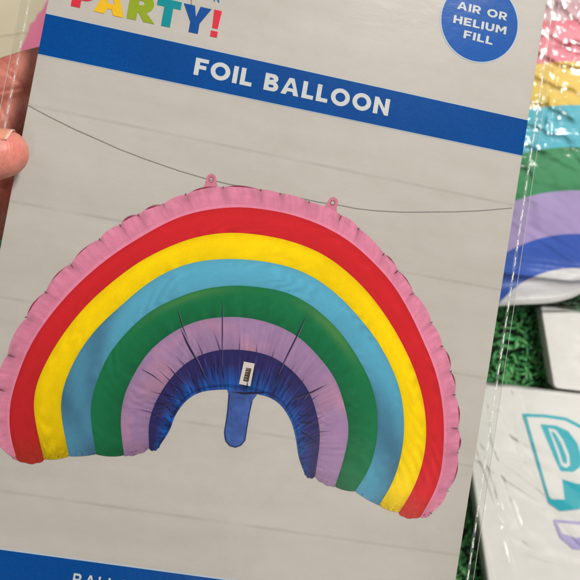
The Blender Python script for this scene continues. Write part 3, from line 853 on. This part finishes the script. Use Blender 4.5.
Z2 = .017
r2, org2, pts2 = pack_box((541.2,305.5),(690,330),(700,404),(554.6,387.5), Z2, 'napkin_pack', 'plain white napkin packet lying between the rainbow plates and the lettered packet', 5, 9)
f2 = creases_fn(12, .14, .24, -.06, 0, .0005, .0008, 77, (-.6, .4))
film_patch('wrap', pts2, Z2+.0012, 160, 120, lambda x, y: .0006+fbm(x*24, y*24, 8)*.0004+f2(x, y), M_wrap, r2, org2)
side_film(pts2, org2, Z2, M_wrap, r2, .004)

# ================================================================== SECOND BALLOON CARD (top left, lying on the display)
Z3 = .012
M_cream = print_mat('cream_card_print', srgb(206,196,172,1.2), var=.04)
k3 = W(-60, -60, Z3)
bk = empty('flat_card_package', Matrix.Translation((k3.x, k3.y, 0)), label='cream card package with a pink scalloped print lying flat behind the hand', cat='card package')
def c3(x, y): q = W(x, y, Z3); return (q.x-k3.x, q.y-k3.y)
poly = [(-190,-190),(120,-235),(150,190),(-150,235)]
b3 = poly_obj('backing_card', poly, M_cream, bk, Z3, conv=c3)
sd = b3.modifiers.new('thickness', 'SOLIDIFY'); sd.thickness = .0012; sd.offset = -1
scal = []
edge = [(14,62),(19,52),(23,43.5),(25.5,38),(28.5,31),(30,24),(35,20.5),(37.5,14),(42.5,9.5),(46,2),(52,-6),(60,-14),(70,-22),(84,-28)]
poly_obj('pink_print', edge+[(118,-36),(135,60)], print_mat('pink_print_ink', srgb(216,124,156,1.2), var=.07), bk, Z3+.0001, conv=c3)
slivers_obj('plank_gap', [([(-150,62),(-60,44),(18,34),(28,33)], 1.4)], print_mat('cream_gap_ink', srgb(186,176,154,1.2)), bk, Z3+.0001, conv=c3, taper=False)
cn3 = [Vector((W(x, y, Z3).x, W(x, y, Z3).y)) for x, y in ((-205,-200),(134,-248),(166,202),(-166,248))]
film_patch('sleeve', cn3, Z3+.0012, 90, 90, lambda x, y: fbm(x*25, y*25, 2)*.0004, film_mat('flat_sleeve_film', rough=.12, scale=30, ior=1.3), bk, k3)

# ================================================================== HAND
def H(px_, py_, dep): return W(px_, py_, HC-dep)
def skin_mat():
    k = NT('skin'); p = k.n('ShaderNodeBsdfPrincipled'); k.l(p.outputs[0], k.out.inputs[0])
    a = k.noise(70, 5, .6); b = k.noise(700, 4, .6)
    c = k.ramp(a.outputs['Fac'], [(.3, (.66,.18,.145,1)), (.5, (.76,.26,.20,1)), (.7, (.82,.34,.27,1))]).outputs[0]
    c = k.mixc(1.0, c, k.ramp(b.outputs['Fac'], [(.35, (.90,.84,.82,1)), (.65, (1.05,1.03,1.02,1))]).outputs[0], 'MULTIPLY')
    k.l(c, p.inputs['Base Color'])
    p.inputs['Roughness'].default_value = .46
    p.inputs['Subsurface Weight'].default_value = .35; p.inputs['Subsurface Radius'].default_value = (1, .35, .2)
    p.inputs['Subsurface Scale'].default_value = .003
    # skin ridges + cross lines
    wv = k.n('ShaderNodeTexWave', wave_type='RINGS', rings_direction='SPHERICAL'); wv.inputs['Scale'].default_value = 320; wv.inputs['Distortion'].default_value = 4; wv.inputs['Detail'].default_value = 2; wv.inputs['Detail Scale'].default_value = .6
    tc = k.n('ShaderNodeTexCoord'); k.l(tc.outputs['Object'], wv.inputs[0])
    v = k.n('ShaderNodeTexVoronoi', feature='DISTANCE_TO_EDGE'); v.inputs['Scale'].default_value = 420
    mp = k.n('ShaderNodeMapping'); mp.inputs['Rotation'].default_value = (0, 0, .7); mp.inputs['Scale'].default_value = (1, .35, 1)
    k.l(tc.outputs['Object'], mp.inputs[0]); k.l(mp.outputs[0], v.inputs['Vector'])
    b1 = k.bump(wv.outputs['Fac'], .18, .00015)
    b2 = k.n('ShaderNodeBump'); b2.inputs['Strength'].default_value = .35; b2.inputs['Distance'].default_value = .0002
    k.l(v.outputs['Distance'], b2.inputs['Height']); k.l(b1.outputs[0], b2.inputs['Normal'])
    b3_ = k.n('ShaderNodeBump'); b3_.inputs['Strength'].default_value = .3; b3_.inputs['Distance'].default_value = .0006
    k.l(a.outputs['Fac'], b3_.inputs['Height']); k.l(b2.outputs[0], b3_.inputs['Normal'])
    k.l(b3_.outputs[0], p.inputs['Normal'])
    return k.m
chains = []   # list of [(point, radius)...]
thumb = [(H(5.5,153,.3735), .0086), (H(0,153.5,.3725), .0094), (H(-14,155.5,.3715), .0102), (H(-34,159,.371), .0105), (H(-62,166,.374), .0096), (H(-100,184,.380), .0108), (H(-150,225,.392), .0135), (H(-205,280,.405), .016)]
chains.append(thumb)
index = [(H(128,40,.418), .0066), (H(112,44,.4175), .0076), (H(75,59,.414), .0084), (H(30,73,.409), .0092), (H(-15,88,.407), .0096), (H(-60,106,.407), .0102), (H(-115,132,.409), .0115), (H(-170,170,.411), .0125)]
middle = [(H(150,82,.424), .0068), (H(132,86,.4235), .0078), (H(85,100,.419), .0087), (H(35,113,.413), .0094), (H(-15,128,.411), .0099), (H(-65,146,.411), .0104), (H(-120,172,.412), .0118), (H(-180,215,.414), .013)]
ring = [(H(138,130,.425), .0064), (H(122,133,.4245), .0074), (H(78,145,.421), .0083), (H(32,156,.415), .0090), (H(-15,170,.413), .0095), (H(-65,188,.413), .0100), (H(-122,214,.414), .0114), (H(-190,258,.416), .0125)]
little = [(H(92,188,.422), .0058), (H(78,192,.4215), .0068), (H(45,201,.418), .0080), (H(12,211,.4155), .0090), (H(-24,225,.414), .0097), (H(-66,244,.413), .0096), (H(-125,256,.415), .0104), (H(-200,300,.417), .012)]
chains += [index, middle, ring, little]
palm = [(H(-150,190,.409), .013), (H(-200,240,.409), .015), (H(-250,290,.412), .017), (H(-300,345,.414), .020), (H(-380,430,.418), .022), (H(-480,540,.425), .026)]
chains += [palm, [(H(-175,285,.415), .013), (H(-240,330,.415), .016), (H(-310,370,.416), .019)], [(H(-205,200,.409), .012), (H(-262,262,.411), .015), (H(-310,330,.414), .019)]]
bm = bmesh.new()
for ch in chains:
    for (a, ra), (b, rb) in zip(ch[:-1], ch[1:]):
        n = max(2, int((b-a).length/.0018))
        for i in range(n+1):
            s = i/n; q = a.lerp(b, s); r = ra+(rb-ra)*s
            bmesh.ops.create_icosphere(bm, subdivisions=2, radius=r, matrix=Matrix.Translation(q))
me = bpy.data.meshes.new('hand'); bm.to_mesh(me); bm.free()
hand = bpy.data.objects.new('hand', me); COL.objects.link(hand)
rm = hand.modifiers.new('r', 'REMESH'); rm.mode = 'VOXEL'; rm.voxel_size = .0009
sm = hand.modifiers.new('s', 'SMOOTH'); sm.iterations = 14; sm.factor = .6
dg = bpy.context.evaluated_depsgraph_get(); me2 = bpy.data.meshes.new_from_object(hand.evaluated_get(dg))
hand.modifiers.clear(); hand.data = me2; me2.materials.clear(); me2.materials.append(skin_mat())
me2.polygons.foreach_set('use_smooth', [True]*len(me2.polygons))
tag(hand, 'bare left hand pinching the card sleeve with its thumb in front', 'hand')
# palm and joint creases pressed into the mesh
folds = [((-30,40),(30,92)), ((-20,95),(34,86)), ((-25,60),(12,128)), ((-10,52),(16,70))]
for v in me2.vertices:
    if v.co.z < HC-.39 :
        q = v.co; d = HC-q.z; x = q.x/d*F+290; y = 290-q.y/d*F
        for a, b in folds:
            ax, ay = a; bx, by = b; L2_ = (bx-ax)**2+(by-ay)**2
            s = ((x-ax)*(bx-ax)+(y-ay)*(by-ay))/L2_
            if -.05 < s < 1.05:
                dd = abs((x-ax)*(by-ay)-(y-ay)*(bx-ax))/math.sqrt(L2_)
                if dd < 4: v.co.z -= .0007*math.exp(-(dd/1.6)**2)
# thumb nail: curved plate on the far (upper) side of the thumb
k = NT('nail'); p = k.n('ShaderNodeBsdfPrincipled'); k.l(p.outputs[0], k.out.inputs[0])
p.inputs['Roughness'].default_value = .22; p.inputs['Subsurface Weight'].default_value = .3; p.inputs['Subsurface Scale'].default_value = .002
tc = k.n('ShaderNodeAttribute'); tc.attribute_name = 'ink'; k.l(tc.outputs['Color'], p.inputs['Base Color'])
V, Fc, Cc = [], [], []; NU, NV = 20, 16
ax0, ax1 = H(15.0,149.3,.3715), H(-22,149.5,.3705); dirn = (ax1-ax0).normalized()
upv = Vector((0, 1, 0)); upv = (upv-dirn*upv.dot(dirn)).normalized(); frv = dirn.cross(upv); 
if frv.z < 0: frv = -frv
for i in range(NU+1):
    s = i/NU
    for j in range(NV+1):
        a = math.radians(-62+124*j/NV)+math.radians(6)      # around the up direction
        rr_ = .0074*(1-.10*(1-s)**3)
        tipcut = .0016*abs(2*j/NV-1)**2.2
        q = ax0+dirn*(s*(ax1-ax0).length+tipcut*(1-s))+(upv*math.cos(a)+frv*math.sin(a))*rr_*(1.0 if s < .85 else 1-(s-.85)*.8)
        V.append(q); 
        rim_ = s < .055+.03*abs(2*j/NV-1)
        Cc.append((.88,.56,.43,1) if rim_ else (.86,.34,.22,1))
for i in range(NU):
    for j in range(NV):
        a = i*(NV+1)+j; Fc.append((a, a+1, a+NV+2, a+NV+1))
nail = mesh_obj('thumb_nail', V, Fc, k.m, hand, smooth=True, cols=Cc)
so = nail.modifiers.new('t', 'SOLIDIFY'); so.thickness = .0003; so.offset = 0

# ================================================================== LIGHT
def area(name, loc, size, power, col, target=(0, 0, .2), sy=None):
    d = bpy.data.lights.new(name, 'AREA'); d.energy = power; d.color = col; d.size = size
    if sy: d.shape = 'RECTANGLE'; d.size_y = sy
    o = bpy.data.objects.new(name, d); COL.objects.link(o); o.location = loc
    o.rotation_euler = (Vector(target)-Vector(loc)).to_track_quat('-Z', 'Y').to_euler(); return o
area('unseen_lamp', (.62, .73, 1.20), .26, 18.5, (1, .968, .945), (.12, .1, .1), .24)  # overhead store light, brought well below the ceiling for falloff across the card
area('unseen_lamp', (-1.0, 1.3, 2.6), 1.0, 6, (1, .96, .91))  # weak soft fill, added; no known fixture there
area('unseen_lamp', (.02, -.92, 2.5), .13, 5, (1, .95, .90))  # small bright lamp added to put glints on the napkin wrap
area('unseen_lamp', (.95, -.48, 2.5), .5, 5.5, (1, .93, .86))  # large dim lamp added for a soft glare low on the sleeve
w = bpy.data.worlds.new('World'); S.world = w; w.use_nodes = True
w.node_tree.nodes['Background'].inputs[0].default_value = (.77, .76, .75, 1)
w.node_tree.nodes['Background'].inputs[1].default_value = .165
